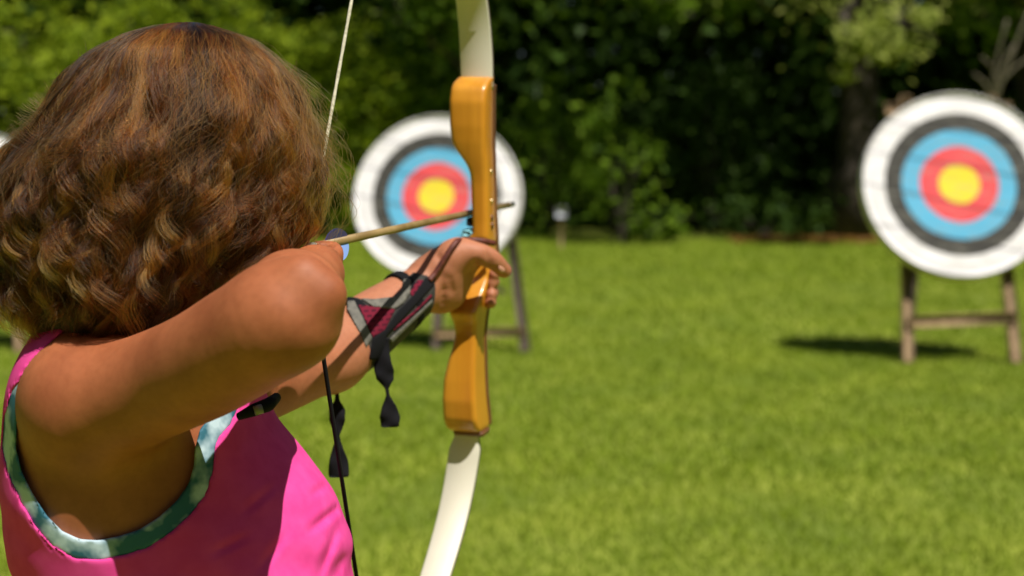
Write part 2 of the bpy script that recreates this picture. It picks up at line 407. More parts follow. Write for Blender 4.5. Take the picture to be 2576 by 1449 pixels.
    for lb, u, y, rx, ry, h, n, lm, cr in (('dark bush straight behind the middle target', 1100, 23, 1.0,.8,2.6,1700, mid_leaf,.4),
                                ('leafy bush catching flecks of sun right of the bow riser', 1560, 21.0,.55,.5,2.25,560, mid_leaf,.26),
                                ('shaded bush between the small sign and the bow', 1370, 22.6,.7,.7,2.4,1000, mid_leaf,.35),
                                ('low bright bush at the foot of the dark gap', 1650, 21.2,.45,.35,.52,330, mid_leaf,.16),
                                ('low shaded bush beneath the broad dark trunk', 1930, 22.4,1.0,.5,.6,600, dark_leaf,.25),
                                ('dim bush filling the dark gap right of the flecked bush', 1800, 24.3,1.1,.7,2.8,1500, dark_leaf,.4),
                                ('bush in the shade behind the right target', 2420, 23.4,1.1,.8,2.4,1700, mid_leaf,.4)):
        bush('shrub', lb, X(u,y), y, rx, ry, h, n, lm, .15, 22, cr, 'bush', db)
    # leaf litter at the foot of the dark gap
    n = 900; C = np.c_[X(rng.uniform(1840,2250,n),21.6), 21.6+rng.normal(0,.3,n), rng.uniform(.01,.06,n)]
    V, F = leaves(C, .09); tag(mesh_np('fallen_leaves', V, F, leaf_mat('dry_leaf',(.12,.05,.015),(.3,.16,.04),.15), smooth=False, tint=rng.random(n)), kind='stuff')
woods()

# ------------------------------------------------------------------ little sign at the edge of the lawn
white_m = noise_col(mat('weathered_white', rough=.7), (.42,.46,.54), (.55,.58,.64), scale=6)
wood_m = noise_col(mat('weathered_timber', rough=.8), (.24,.15,.075), (.40,.28,.15), scale=12, detail=6, stretch=(4,4,.5), bump=.3)
dark_shaded_wood_m = noise_col(mat('dark_shaded_timber', rough=.8), (.07,.05,.035), (.15,.11,.08), scale=12, detail=6, stretch=(4,4,.5), bump=.3)  # dark timber; also stands in for shade on the middle target's legs
def small_sign():
    y = 20.0; x = X(1412,y); r = empty('post_sign', (x,y,0))
    mesh_parts('post', [beam((0,0,0),(0,0,.50),.04,.04)], wood_m, r)
    mesh_parts('sign_plate', [box((-.075,-.035,.44),(.075,-.022,.585),.02)], white_m, r)
    tag(r, 'small white square sign on a thin post before the dark bushes', 'sign')
small_sign()

# ------------------------------------------------------------------ archery targets
def target_face_mat():
    m = mat('target_paper', rough=.75); N, L, b = nodes(m)
    tc = N.new('ShaderNodeTexCoord'); sp = N.new('ShaderNodeSeparateXYZ'); L.new(tc.outputs['Object'], sp.inputs[0])
    cb = N.new('ShaderNodeCombineXYZ'); L.new(sp.outputs[0], cb.inputs[0]); L.new(sp.outputs[2], cb.inputs[1])
    nz = N.new('ShaderNodeTexNoise'); nz.inputs['Scale'].default_value = 5; L.new(tc.outputs['Object'], nz.inputs['Vector'])
    ln = N.new('ShaderNodeVectorMath'); ln.operation = 'LENGTH'; L.new(cb.outputs[0], ln.inputs[0])
    wob = N.new('ShaderNodeMath'); wob.operation = 'MULTIPLY_ADD'; wob.inputs[1].default_value = .012; L.new(nz.outputs['Fac'], wob.inputs[0]); L.new(ln.outputs['Value'], wob.inputs[2])
    r = N.new('ShaderNodeValToRGB'); r.color_ramp.interpolation = 'CONSTANT'; e = r.color_ramp.elements
    cols = [(0,(.86,.68,.03)), (.125+.006,(.80,.07,.085)), (.243+.006,(.10,.44,.70)), (.352+.006,(.035,.033,.029)), (.456+.006,(.87,.85,.88))]
    e[0].position = 0; e[0].color = (*cols[0][1],1); e[1].position = cols[1][0]; e[1].color = (*cols[1][1],1)
    for p_, c in cols[2:]:
        k = e.new(p_); k.color = (*c,1)
    L.new(wob.outputs[0], r.inputs[0])
    # wear: scuffed, arrow-marked paper
    n2 = N.new('ShaderNodeTexNoise'); n2.inputs['Scale'].default_value = 9; n2.inputs['Detail'].default_value = 6; n2.inputs['Roughness'].default_value = .7
    mp = N.new('ShaderNodeMapping'); mp.inputs['Rotation'].default_value = (0,.8,0); mp.inputs['Scale'].default_value = (.6,1,3.2); L.new(tc.outputs['Object'], mp.inputs[0]); L.new(mp.outputs[0], n2.inputs['Vector'])
    rr = N.new('ShaderNodeValToRGB'); rr.color_ramp.elements[0].position = .50; rr.color_ramp.elements[1].position = .70
    rr.color_ramp.elements[0].color = (0,0,0,1); rr.color_ramp.elements[1].color = (.62,.62,.62,1); L.new(n2.outputs['Fac'], rr.inputs[0])
    mx = N.new('ShaderNodeMix'); mx.data_type = 'RGBA'; L.new(rr.outputs[0], mx.inputs['Factor']); L.new(r.outputs[0], mx.inputs['A']); mx.inputs['B'].default_value = (.30,.29,.24,1)
    n3 = N.new('ShaderNodeTexNoise'); n3.inputs['Scale'].default_value = 3.5; n3.inputs['Detail'].default_value = 4; L.new(tc.outputs['Object'], n3.inputs['Vector'])
    r3 = N.new('ShaderNodeValToRGB'); r3.color_ramp.elements[0].position=.3; r3.color_ramp.elements[1].position=.7; r3.color_ramp.elements[0].color=(.92,.92,.93,1); r3.color_ramp.elements[1].color=(1,1,1,1)
    L.new(n3.outputs['Fac'], r3.inputs[0])
    m2 = N.new('ShaderNodeMix'); m2.data_type='RGBA'; m2.blend_type='MULTIPLY'; m2.inputs['Factor'].default_value=1; L.new(mx.outputs['Result'], m2.inputs['A']); L.new(r3.outputs[0], m2.inputs['B'])
    # folds in the paper
    wv = N.new('ShaderNodeTexWave'); wv.inputs['Scale'].default_value = .62; wv.inputs['Distortion'].default_value = 3.0; wv.inputs['Detail'].default_value = 2; wv.inputs['Detail Scale'].default_value = .6; L.new(mp.outputs[0], wv.inputs['Vector'])
    wr = N.new('ShaderNodeValToRGB'); wr.color_ramp.elements[0].position=.955; wr.color_ramp.elements[1].position=.995; wr.color_ramp.elements[0].color=(1,1,1,1); wr.color_ramp.elements[1].color=(.58,.58,.60,1)
    L.new(wv.outputs['Fac'], wr.inputs[0])
    m4 = N.new('ShaderNodeMix'); m4.data_type='RGBA'; m4.blend_type='MULTIPLY'; m4.inputs['Factor'].default_value=1; L.new(m2.outputs['Result'], m4.inputs['A']); L.new(wr.outputs[0], m4.inputs['B'])
    bp = N.new('ShaderNodeBump'); bp.inputs['Strength'].default_value=.5; bp.inputs['Distance'].default_value=.03; L.new(n3.outputs['Fac'], bp.inputs['Height']); L.new(bp.outputs[0], b.inputs['Normal'])
    L.new(m4.outputs['Result'], b.inputs['Base Color'])
    return m
face_m = target_face_mat()
foam_m = noise_col(mat('target_foam', rough=.85), (.50,.48,.46), (.72,.70,.70), scale=25)
def disc_parts(R, y0, y1, n=72, bulge=.012):
    rs = [(0,y0),(R*.3,y0),(R*.6,y0),(R*.85,y0),(R*.95,y0+.002),(R*.985,y0+.010),(R,y0+.028),(R,y1-.02),(R*.985,y1),(R*.5,y1),(0,y1)]
    V=[]; a=np.linspace(0,2*np.pi,n,endpoint=False)
    for r,y in rs: V.append(np.c_[r*np.cos(a), np.full(n,y)+bulge*np.cos(a*2+.7)*(r/R)**2, r*np.sin(a)])
    F=[]
    for i in range(len(rs)-1):
        for j in range(n):
            k=(j+1)%n; F.append((i*n+j,i*n+k,(i+1)*n+k,(i+1)*n+j))
    return np.vstack(V), np.array(F)
TR = .6; TZ = 1.10; TILT = math.radians(17)
def make_target():
    root = empty('archery_target')
    bt = mesh_parts('straw_butt', [disc_parts(TR, 0, .10)], foam_m, root)
    bt.location = (0,0,TZ); bt.rotation_euler = (-TILT,0,0)
    V,F = disc_parts(TR*.985, -.004, -.001, bulge=.012); V = V.copy()
    fc = mesh_parts('target_face', [(V,F)], face_m, root); fc.location = (0,0,TZ); fc.rotation_euler = (-TILT,0,0)
    yb = .16; zt = TZ+TR*.93
    def y_at(z): return yb+(z-TZ)*math.tan(TILT)
    for s in (-1,1):
        mesh_parts('front_leg', [beam((s*.33,y_at(0)+.0,0),(s*.27,y_at(zt),zt),.07,.06,(0,1,0))], wood_m, root)
    mesh_parts('rear_leg', [beam((-.06,y_at(zt)+.62,0),(-.10,y_at(zt)+.07,zt-.1),.055,.055,(0,1,0))], dark_shaded_wood_m, root)
    mesh_parts('crossbar', [beam((-.325,y_at(.255)-.05,.255),(.325,y_at(.285)-.05,.285),.035,.075,(0,0,1))], wood_m, root)
    mesh_parts('top_rail', [beam((-.40,y_at(zt)-.02,zt-.08),(.40,y_at(zt)-.02,zt-.08),.08,.03,(0,1,0))], wood_m, root)
    return root
t0 = make_target(); tg = 'round archery targets on wooden stands'
def put(o, u, foot_v, label, rz, k=1.0):
    d = CAM_H*FPX/(foot_v-398.5); o.location = (X(u,d), d, 0); o.rotation_euler = (0,0,rz); o.scale = (k,k,k); tag(o, label, 'archery target', tg)
put(t0, 2410, 907, 'round target on tan wooden legs at the right edge, cut by the frame', math.radians(-2))
t1 = copy_tree(t0); put(t1, 1098, 876, 'round target in the middle, partly hidden by the bow and arrow', math.radians(-8), .945)
for ch in t1.children:
    if ch.name.startswith(('straw','target')): ch.location.z -= .03
mesh_parts('brace', [beam((.20,-.03,.56),(.50,-.06,.40),.05,.03)], dark_shaded_wood_m, t1)
for ch in list(t1.children):
    if ch.name.split('.')[0] in ('front_leg','crossbar','rear_leg','top_rail'): bpy.data.objects.remove(ch)
_y = lambda z: .17+(z-TZ)*math.tan(TILT)
for a_, b_ in ((.655,.44),(.03,.0)): mesh_parts('front_leg', [beam((a_,_y(0),0),(b_,_y(1.25),1.25),.065,.06,(0,1,0))], dark_shaded_wood_m, t1)  # the shade on these legs is put into their colour
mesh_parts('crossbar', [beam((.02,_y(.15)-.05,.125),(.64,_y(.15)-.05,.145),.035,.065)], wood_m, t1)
mesh_parts('rear_leg', [beam((.10,_y(1.25)+.6,0),(.16,_y(1.25)+.05,1.2),.055,.055,(0,1,0))], dark_shaded_wood_m, t1)
t2 = copy_tree(t0); put(t2, -66, 884, 'target at the left edge, nearly all hidden behind the hair', math.radians(10), .86)
# ------------------------------------------------------------------ bow and arrow
NOCK = P(772, 624, 1.165); TIP = P(1291, 513, 1.775)
AR = nrm(TIP-NOCK)                                            # the way the arrow points
u0 = nrm(np.array([0,0,1.0])-AR*AR[2]); s0 = np.cross(AR, u0)
CANT = math.radians(1.3)
BU = math.cos(CANT)*u0+math.sin(CANT)*s0; BS = np.cross(AR, BU)
BO = P(1181, 600, 1.575)                                      # on the bow's middle plane, archer's face, at the arrow shelf
def BW(q):                                                    # (s right, a towards the archer, u up) -> world
    q = np.asarray(q, float); return BO+q[...,:1]*BS-q[...,1:2]*AR+q[...,2:3]*BU
honey_m = mat('varnished_wood', (.62,.27,.035), .34, Coat_Weight=.35, Coat_Roughness=.16)
noise_col(honey_m, (.48,.19,.010), (.66,.295,.025), scale=9, detail=5, lo=.3, hi=.7, stretch=(6,6,.35))
brown_wood_m = noise_col(mat('dark_laminate', rough=.35), (.12,.05,.02), (.2,.09,.035), scale=20, stretch=(4,4,.3))
limb_m = noise_col(mat('cream_limb', rough=.5), (.66,.63,.52), (.74,.71,.61), scale=5, detail=5, stretch=(3,3,.6))
limb_back_m = mat('limb_edge', (.10,.08,.06), .4)
black_m = mat('black_cloth', (.006,.006,.008), .9, Specular_IOR_Level=.2)
string_m = noise_col(mat('bowstring_fibre', rough=.7), (.40,.38,.27), (.58,.55,.42), scale=300)
def pchip(x, X_, Y_):
    return np.interp(x, X_, Y_)
def smooth_sec(tab, n, w=2):
    tab = np.array(tab, float); u = np.linspace(tab[0,0], tab[-1,0], n); out = [u]
    for k in range(1, tab.shape[1]):
        y = np.interp(u, tab[:,0], tab[:,k])
        for _ in range(w): y = np.r_[y[0], (y[:-2]+2*y[1:-1]+y[2:])/4, y[-1]]
        out.append(y)
    return np.stack(out, 1)
def rrect(sl, sr, a0, a1, u, bev, tilt=0):
    "rounded rectangle ring: s from sl to sr, a from a1 (far) to a0 (archer side)"
    b = min(bev, (sr-sl)*.45, abs(a0-a1)*.45); k = [(sr-b,a0-b,0),(sl+b,a0-b,90),(sl+b,a1+b,180),(sr-b,a1+b,270)]; R = []
    for cs, ca, st in k:
        for t in np.radians(np.linspace(st, st+90, 5)): R.append((cs+b*math.cos(t), ca+b*math.sin(t), u))
    return R
def make_bow():
    root = empty('recurve_bow', BO)
    px = 1/2272.0
    def U_(v): return (600-v)*px
    def S_(v, u): return (u-(1181+(600-v)*.0275))*px
    # v, left edge, right edge of the archer's face, depth of the archer's face, thickness
    T = [(1103,1121,1199,-.008,.030),(1096,1117,1203,.002,.040),(1085,1115,1204,.010,.048),(1060,1112,1203,.016,.052),(1010,1112,1201,.018,.050),
         (960,1115,1199,.016,.048),(910,1126,1199,.013,.044),(870,1138,1199,.010,.040),(840,1142,1200,.008,.038),(812,1139,1203,.011,.042),(794,1137,1206,.019,.050),(784,1137,1208,.023,.054),
         (760,1144,1212,.012,.046),(730,1156,1218,-.002,.034),(700,1165,1224,-.012,.028),(670,1165,1226,-.015,.027),(640,1163,1226,-.013,.029),(618,1156,1227,-.006,.034),(606,1150,1229,.000,.038),(601,1150,1229,.002,.040),
         (599,1186,1229,.002,.040),(560,1186,1229,.001,.036),(500,1186,1229,.001,.034),(460,1185,1229,.001,.034),(435,1183,1229,.002,.034),(418,1177,1229,.003,.034),(400,1166,1229,.004,.035),(380,1150,1228,.005,.036),(360,1140,1228,.006,.036),
         (320,1136,1229,.007,.037),(260,1135,1230,.006,.036),(225,1136,1231,.001,.031),(210,1138,1232,-.006,.025),(201,1141,1233,-.014,.017),(196,1144,1233,-.020,.010)]
    tab = [(U_(v), S_(v,l), S_(v,r), a, th) for v,l,r,a,th in T]
    sec = smooth_sec(tab, 300, 7)
    rings = [rrect(l, r, a, a-th, u, .006) for u,l,r,a,th in sec]
    ris = mesh_parts('riser', [loft(BW(rings))], honey_m, None)
    # dark laminate strip along the back of the riser
    rings = [rrect(l-.0004, r+.0006, a-th-.0005, a-th-.007, u, .002) for u,l,r,a,th in sec[(sec[:,0]>U_(1094))&(sec[:,0]<U_(214))]]
    lam = mesh_parts('back_laminate', [loft(BW(rings))], brown_wood_m)
    # little brass and dark bushings on the right side of the sight window
    for v, c in ((432,'b'),(506,'b'),(548,'d'),(568,'d')):
        s = S_(v,1229); q = BW([(s-.001,-.016,U_(v)),(s+.0015,-.016,U_(v))])
        o = mesh_parts('bushing', [tube(q, .0036 if c=='d' else .0026, 14)], brown_wood_m if c=='d' else mat('brass',(.75,.58,.3),.3,Metallic=1), None); o.parent = ris
    # limbs: thin laminated blades bending towards the archer
    def limb(sgn, l0, L, base_a):
        t = np.linspace(0,1,70); s_ = t*L; th_ = np.radians(np.interp(s_, [0,.028,.055,.085,.115,.15,.20,.30,.38,.46], [0,5,14,28,41,50,56,50,24,4])*(.74 if sgn > 0 else 1))
        for _ in range(4): th_[1:-1] = (th_[:-2]+2*th_[1:-1]+th_[2:])/4
        ds = L/69; a = base_a+np.r_[0, np.cumsum(np.sin(th_[:-1]))]*ds; u = l0+sgn*np.r_[0, np.cumsum(np.cos(th_[:-1]))]*ds
        wd = np.interp(t,[0,.045,.075,.75,1],([.0360,.0364,.0368,.030,.014] if sgn > 0 else [.0285,.0285,.0366,.030,.014])); th = .0062-.002*t
        p = np.stack([(-.012*t if sgn > 0 else -.0115*np.sin(np.pi*t**.75)),a,u],1); T_ = np.gradient(p,axis=0); T_/=np.linalg.norm(T_,axis=1)[:,None]
        N_ = np.stack([np.zeros(70), T_[:,2]*sgn, -T_[:,1]*sgn],1)       # towards the archer
        R=[]; Bk=[]
        for i in range(70):
            S=np.array([1.0,0,0]); h=wd[i]/2
            def ring(h,n0,n1):
                b=.0012; q=[(h-b,n0),(-h+b,n0),(-h,n0-b),(-h,n1+b),(-h+b,n1),(h-b,n1),(h,n1+b),(h,n0-b)]
                return [p[i]+S*x+N_[i]*y for x,y in q]
            R.append(ring(h,0,-th[i]*.6)); Bk.append(ring(h+.0002,-th[i]*.6-.0002,-th[i]*1.25))
        o = mesh_parts('limb', [loft(BW(np.array(R)))], limb_m)
        o2 = mesh_parts('limb_backing', [loft(BW(np.array(Bk)))], limb_back_m); o2.parent = o
        return o, p
    up, pu = limb(1, U_(228), .44, -.020)
    lo, pl = limb(-1, U_(1072), .44, -.006)
    # slots sit the limbs against the riser's far face at both ends
    cap = mesh_parts('limb_collar', [loft(BW([rrect(S_(1108,1126), S_(1108,1207), -.001, -.034, U_(1097), .003), rrect(S_(1108,1127), S_(1108,1207), -.003, -.030, U_(1109), .003)]))], brown_wood_m)
    tu = BW([pu[-1]+np.array([0,.004,0])])[0]; tl = BW([pl[-1]+np.array([0,.004,0])])[0]
    def twisted(a, b, r):
        n=60; t=np.linspace(0,1,n)[:,None]; return tube(a+(b-a)*t, r*(1+.12*np.sin(np.arange(n)*2.1)), 8)
    st = mesh_parts('bowstring', [twisted(tu,NOCK,.0015), twisted(NOCK,tl,.0015)], string_m)
    c = nrm(tl-NOCK); sv = mesh_parts('serving', [tube([NOCK, NOCK+c*.02, NOCK+c*.16, NOCK+c*.44], .0019, 10)], black_m); sv.parent = st
    rest = mesh_parts('arrow_rest', [box((S_(560,1170),-.022,U_(570)),(S_(560,1187),-.004,U_(548)),.003)], black_m)
    V = np.array([v.co for v in rest.data.vertices]); rest.data.vertices.foreach_set('co', BW(V).astype(np.float32).ravel())
    tabm = mesh_parts('rest_plate', [box((S_(580,1160),-.026,U_(598)),(S_(580,1187),.000,U_(578)),.004)], mat('pale_blue_felt',(.22,.55,.66),.8))
    V = np.array([v.co for v in tabm.data.vertices]); tabm.data.vertices.foreach_set('co', BW(V).astype(np.float32).ravel())
    for o in (ris, lam, up, lo, cap, st, rest, tabm):
        o.parent = root; o.matrix_parent_inverse = Matrix.Translation(-Vector(BO))
    up['label'] = 'upper cream limb'; lo['label'] = 'lower cream limb'
    tag(root, 'honey coloured wooden recurve bow with cream limbs, drawn and held upright', 'bow')
make_bow()
def make_arrow():
    root = empty('arrow', NOCK); sh = noise_col(mat('arrow_wood', rough=.45), (.20,.13,.045), (.32,.22,.09), scale=30, stretch=(1,1,1))
    o = [mesh_parts('shaft', [tube([NOCK+AR*.012, NOCK+AR*.3, TIP-AR*.02], .0037, 14)], sh),
         mesh_parts('nock', [tube([NOCK-AR*.003, NOCK+AR*.004, NOCK+AR*.013], [.0028,.004,.0038], 10)], mat('nock_plastic',(.5,.5,.45),.4)),
         mesh_parts('point', [tube([TIP-AR*.0205, TIP-AR*.004, TIP], [.0039,.0036,.0008], 14)], mat('steel_point',(.30,.29,.27),.35,Metallic=.9))]
    vm = [mat('dark_blue_vane',(.035,.03,.22),.35), mat('light_blue_vane',(.22,.36,.75),.35)]
    for ang, k, hv in ((78,0,.0085),(198,0,.010),(-62,1,.0135)):
        dr = math.cos(math.radians(ang))*BS+math.sin(math.radians(ang))*BU; pr = np.cross(AR, dr)
        n=16; t=np.linspace(0,1,n); hgt=hv*np.sin(np.pi*t**.75)**.7+.0005; bs=NOCK+AR*.036+dr*.0033
        rg=[]
        for i in range(n):
            c=bs+AR*(.050*t[i]); rg.append([c+pr*.0005, c+dr*hgt[i]+pr*.0002, c+dr*hgt[i]-pr*.0002, c-pr*.0005])
        o.append(mesh_parts('vane', [loft(np.array(rg))], vm[k], smooth=False))
        o[-1]['label'] = ('dark blue vane','light blue vane')[k]
    for x in o: x.parent = root; x.matrix_parent_inverse = Matrix.Translation(-Vector(NOCK))
    tag(root, 'thin wooden arrow with blue vanes nocked on the drawn bowstring', 'arrow')
make_arrow()
# ------------------------------------------------------------------ the archer
skin_m = mat('skin', (.47,.20,.095), .60, Specular_IOR_Level=.4, Subsurface_Weight=.12, Subsurface_Scale=.006)
skin_m.node_tree.nodes['Principled BSDF'].inputs['Subsurface Radius'].default_value = (1,.35,.2)
noise_col(skin_m, (.28,.082,.030), (.43,.140,.057), scale=26, detail=10, lo=.25, hi=.75, bump=.35, dist=.0015)
def skin_detail():
    N, L, b = nodes(skin_m); src = b.inputs['Base Color'].links[0].from_socket
    tc = N.new('ShaderNodeTexCoord'); sp = N.new('ShaderNodeSeparateXYZ'); L.new(tc.outputs['Object'], sp.inputs[0])
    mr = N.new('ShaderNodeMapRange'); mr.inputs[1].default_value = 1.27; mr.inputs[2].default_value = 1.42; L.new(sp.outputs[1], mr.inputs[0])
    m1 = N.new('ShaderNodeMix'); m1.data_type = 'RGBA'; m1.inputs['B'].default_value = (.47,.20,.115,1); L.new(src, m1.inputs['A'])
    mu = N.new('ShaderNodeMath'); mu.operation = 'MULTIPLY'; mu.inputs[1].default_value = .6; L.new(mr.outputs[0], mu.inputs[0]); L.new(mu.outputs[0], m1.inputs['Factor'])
    n = N.new('ShaderNodeTexNoise'); n.inputs['Scale'].default_value = 190; n.inputs['Detail'].default_value = 3; L.new(tc.outputs['Object'], n.inputs['Vector'])
    r = N.new('ShaderNodeValToRGB'); r.color_ramp.elements[0].position = .36; r.color_ramp.elements[1].position = .56; r.color_ramp.elements[0].color = (.72,.66,.60,1); r.color_ramp.elements[1].color = (1,1,1,1); L.new(n.outputs['Fac'], r.inputs[0])
    m2 = N.new('ShaderNodeMix'); m2.data_type = 'RGBA'; m2.blend_type = 'MULTIPLY'; m2.inputs['Factor'].default_value = .28; L.new(m1.outputs['Result'], m2.inputs['A']); L.new(r.outputs[0], m2.inputs['B'])
    L.new(m2.outputs['Result'], b.inputs['Base Color'])
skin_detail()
pink_m = noise_col(mat('pink_fabric', rough=.9, Specular_IOR_Level=.2), (.72,.052,.28), (.79,.07,.33), scale=60, detail=3, bump=.15, dist=.001)
def tie_dye():
    m = mat('tie_dye_band', rough=.7)
    return noise_col(m, (.020,.12,.18), (.47,.61,.70), scale=34, detail=3, lo=.44, hi=.60)
FS = nrm([.36,.93,0]); FC = nrm([.93,-.36,0]); FR = np.array([FC, FS, [0,0,1.0]])      # chest way, right-to-left-shoulder way, up
def T3(*a): return np.array(a, float)
# joints
SH_R = P(220,1012,1.075); EL_R = P(716,794,.966); WR_R = P(792,690,1.115)
SH_L = P(575,985,1.285); EL_L = P(832,895,1.435); WR_L = P(1078,714,1.545)
NECK = P(250,935,1.165); HEAD = P(440,435,1.142)
TORSO = Field()
TORSO.ell(P(345,1120,1.175), FR, (.088,.112,.125), .03)
TORSO.ell(P(396,1345,1.205), FR, (.102,.114,.125), .05)
TORSO.ell(P(520,1560,1.235), FR, (.105,.118,.140), .06)
HIP = P(575,1640,1.245); HIP = np.array([HIP[0],HIP[1],.70])
TORSO.ell(P(545,1455,1.205), FR, (.100,.112,.11), .05)
TORSO.ell(HIP+np.array([0,0,-.02]), FR, (.094,.127,.12), .05)
TORSO.cone(P(215,985,1.10), P(500,985,1.26), .042, .042, .04)
TORSO.cone(NECK+T3(0,0,-.03), NECK+T3(.02,.005,.06), .045, .040, .04)
def arm_right(f):
    cv = np.array([SH_R, P(325,992,1.06), P(430,953,1.038), P(520,912,1.010), P(610,858,.985), P(668,822,.971), EL_R])
    f.chain(list(cv), [.0425,.0412,.0398,.0395,.0395,.0385,.0365], .03)
    f.cone(EL_R, P(738,752,1.015), .0355, .0325, .015)
    f.cone(P(738,752,1.015), WR_R, .032, .021, .015)
    f.cone(P(768,692,.949), P(818,735,.951), .0125, .0135, .016)       # point of the elbow
    f.cone(WR_R, P(808,664,1.160), .020, .016, .012)
    for i,(a,b,c) in enumerate((((840,646,1.172),(838,628,1.186),(800,622,1.183)),((838,666,1.172),(835,650,1.192),(792,640,1.186)),((832,684,1.168),(826,672,1.190),(786,660,1.184)))):
        f.chain([P(808,664,1.160), P(*a), P(*b), P(*c)], [.010,.0075,.007,.006], .003)
    f.chain([P(805,690,1.14), P(780,680,1.165), P(765,672,1.175)], [.0105,.008,.007], .008, .003)
def arm_left(f):
    f.chain([SH_L, P(700,945,1.36), EL_L], [.040,.0365,.0335], .03, .015)
    f.chain([EL_L, P(905,835,1.47), P(1000,765,1.51), WR_L], [.0335,.0345,.029,.0235], .02, .015)
    # palm: a fan from the wrist to the four knuckles behind the grip
    kn = [P(1160,650,1.596), P(1156,685,1.600), P(1152,718,1.598), P(1146,750,1.592)]
    for k, q in enumerate(kn): f.cone(WR_L+T3(0,0,.006-.004*k), q, .0185-.001*k, .0115, .012)
    f.cone(P(1088,735,1.548), P(1112,752,1.552), .018, .0145, .012)                  # heel of the hand
    f.cone(P(1092,690,1.540), P(1135,652,1.535), .0205, .0185, .014)                 # ball of the thumb
    f.cone(P(1120,665,1.540), P(1160,630,1.538), .018, .0125, .012)
    f.cone(P(1120,690,1.540), P(1172,668,1.552), .018, .013, .012)
    f.cone(P(1105,745,1.546), P(1140,742,1.556), .015, .0135, .012)
    f.cone(P(1120,715,1.545), P(1158,705,1.556), .016, .0125, .012)
    f.chain([P(1150,640,1.535), P(1196,637,1.532), P(1236,652,1.540), P(1268,681,1.556)], [.0145,.0125,.0108,.0085], .010, .005)
    tips = [(1243,690,1.588),(1238,712,1.590),(1236,740,1.588),(1233,762,1.588)]
    far = [(1205,672,1.640),(1206,700,1.642),(1204,730,1.638),(1202,756,1.632)]
    pre = [(1172,655,1.622),(1168,686,1.626),(1165,718,1.622),(1160,748,1.614)]
    cur = [(1240,682,1.622),(1240,708,1.624),(1237,737,1.620),(1232,760,1.614)]
    for k in range(4):
        f.chain([kn[k], P(*pre[k]), P(*far[k]), P(*cur[k]), P(*tips[k])], [.0100,.0088,.0078,.0072,.0062], .0025)
BODY = Field(); BODY.pr = list(TORSO.pr)
arm_right(BODY)
arm_left(BODY)
FACE = nrm([.42,.90,-.04]); FX = nrm(np.cross(FACE,[0,0,1])); FZ = np.cross(FX,FACE); HR = np.array([FX,FACE,FZ])
def hp(x,y,z): return HEAD+x*FX+y*FACE+z*FZ
def head(f):
    f.cone(NECK+T3(.01,.0,.03), hp(0,-.01,-.075), .040, .038, .03)
    f.ell(hp(0,-.012,.012), HR, (.062,.078,.072), .03)
    f.ell(hp(0,.030,-.045), HR, (.052,.052,.060), .03)
    f.cone(hp(0,.055,-.088), hp(0,.062,-.090), .018, .014, .02)       # chin
    f.chain([hp(0,.079,.002),hp(0,.092,-.026)], [.007,.0095], .012)   # nose
    f.cone(hp(-.010,.083,-.033), hp(.010,.083,-.033), .006, .006, .008)
    f.cut(hp(-.029,.086,.004), HR, (.015,.012,.010), .012); f.cut(hp(.029,.086,.004), HR, (.015,.012,.010), .012)
    f.cone(hp(-.016,.075,-.058), hp(.016,.075,-.058), .0055, .0055, .005); f.cone(hp(-.013,.074,-.067), hp(.013,.074,-.067), .006, .006, .005)
    for s in (-1,1):
        f.ell(hp(s*.071,-.006,-.012), HR, (.008,.018,.028), .008); f.cut(hp(s*.079,-.002,-.010), HR, (.006,.010,.017), .004)
head(BODY)
def march(u,v,d0=.85):
    d = d0
    for _ in range(80):
        s_ = BODY(P([u],[v],[d]))[0]
        if s_ < 2e-4: break
        d += s_*.7
    return P(u,v,d)
GR = [((1112,690),(1116,728),.0007,1.4),((1116,728),(1112,768),.0007,1.4),((1130,700),(1138,735),.0007,1.4),
      ((1228,640),(1232,662),.0010,1.4),((1196,660),(1186,690),.0014,1.4),((1098,640),(1108,655),.0010,1.4)]
for (a_,b_,r_,d0_) in GR: BODY.groove(march(*a_,d0_), march(*b_,d0_), r_, .006)
def legs(f, hips=False):
    if hips: f.ell(HIP+T3(0,0,-.02), FR, (.094,.127,.12), .05)
    for s in (-1,1):
        h = HIP+FS*.062*s+T3(0,0,-.05); k = HIP+FS*.105*s; k = T3(k[0]+.01,k[1],.37); an = HIP+FS*.135*s; an = T3(an[0]-.02,an[1],.065)
        f.chain([h,k,an], [.068,.046,.030], .04, .02)
        f.cone((k+an)/2+T3(-.008,0,.05), (k+an)/2+T3(-.005,0,-.02), .040, .032, .03)
        f.cone(an+T3(0,0,-.03), an+FC*.12+T3(0,0,-.045), .030, .022, .02)
legs(BODY)
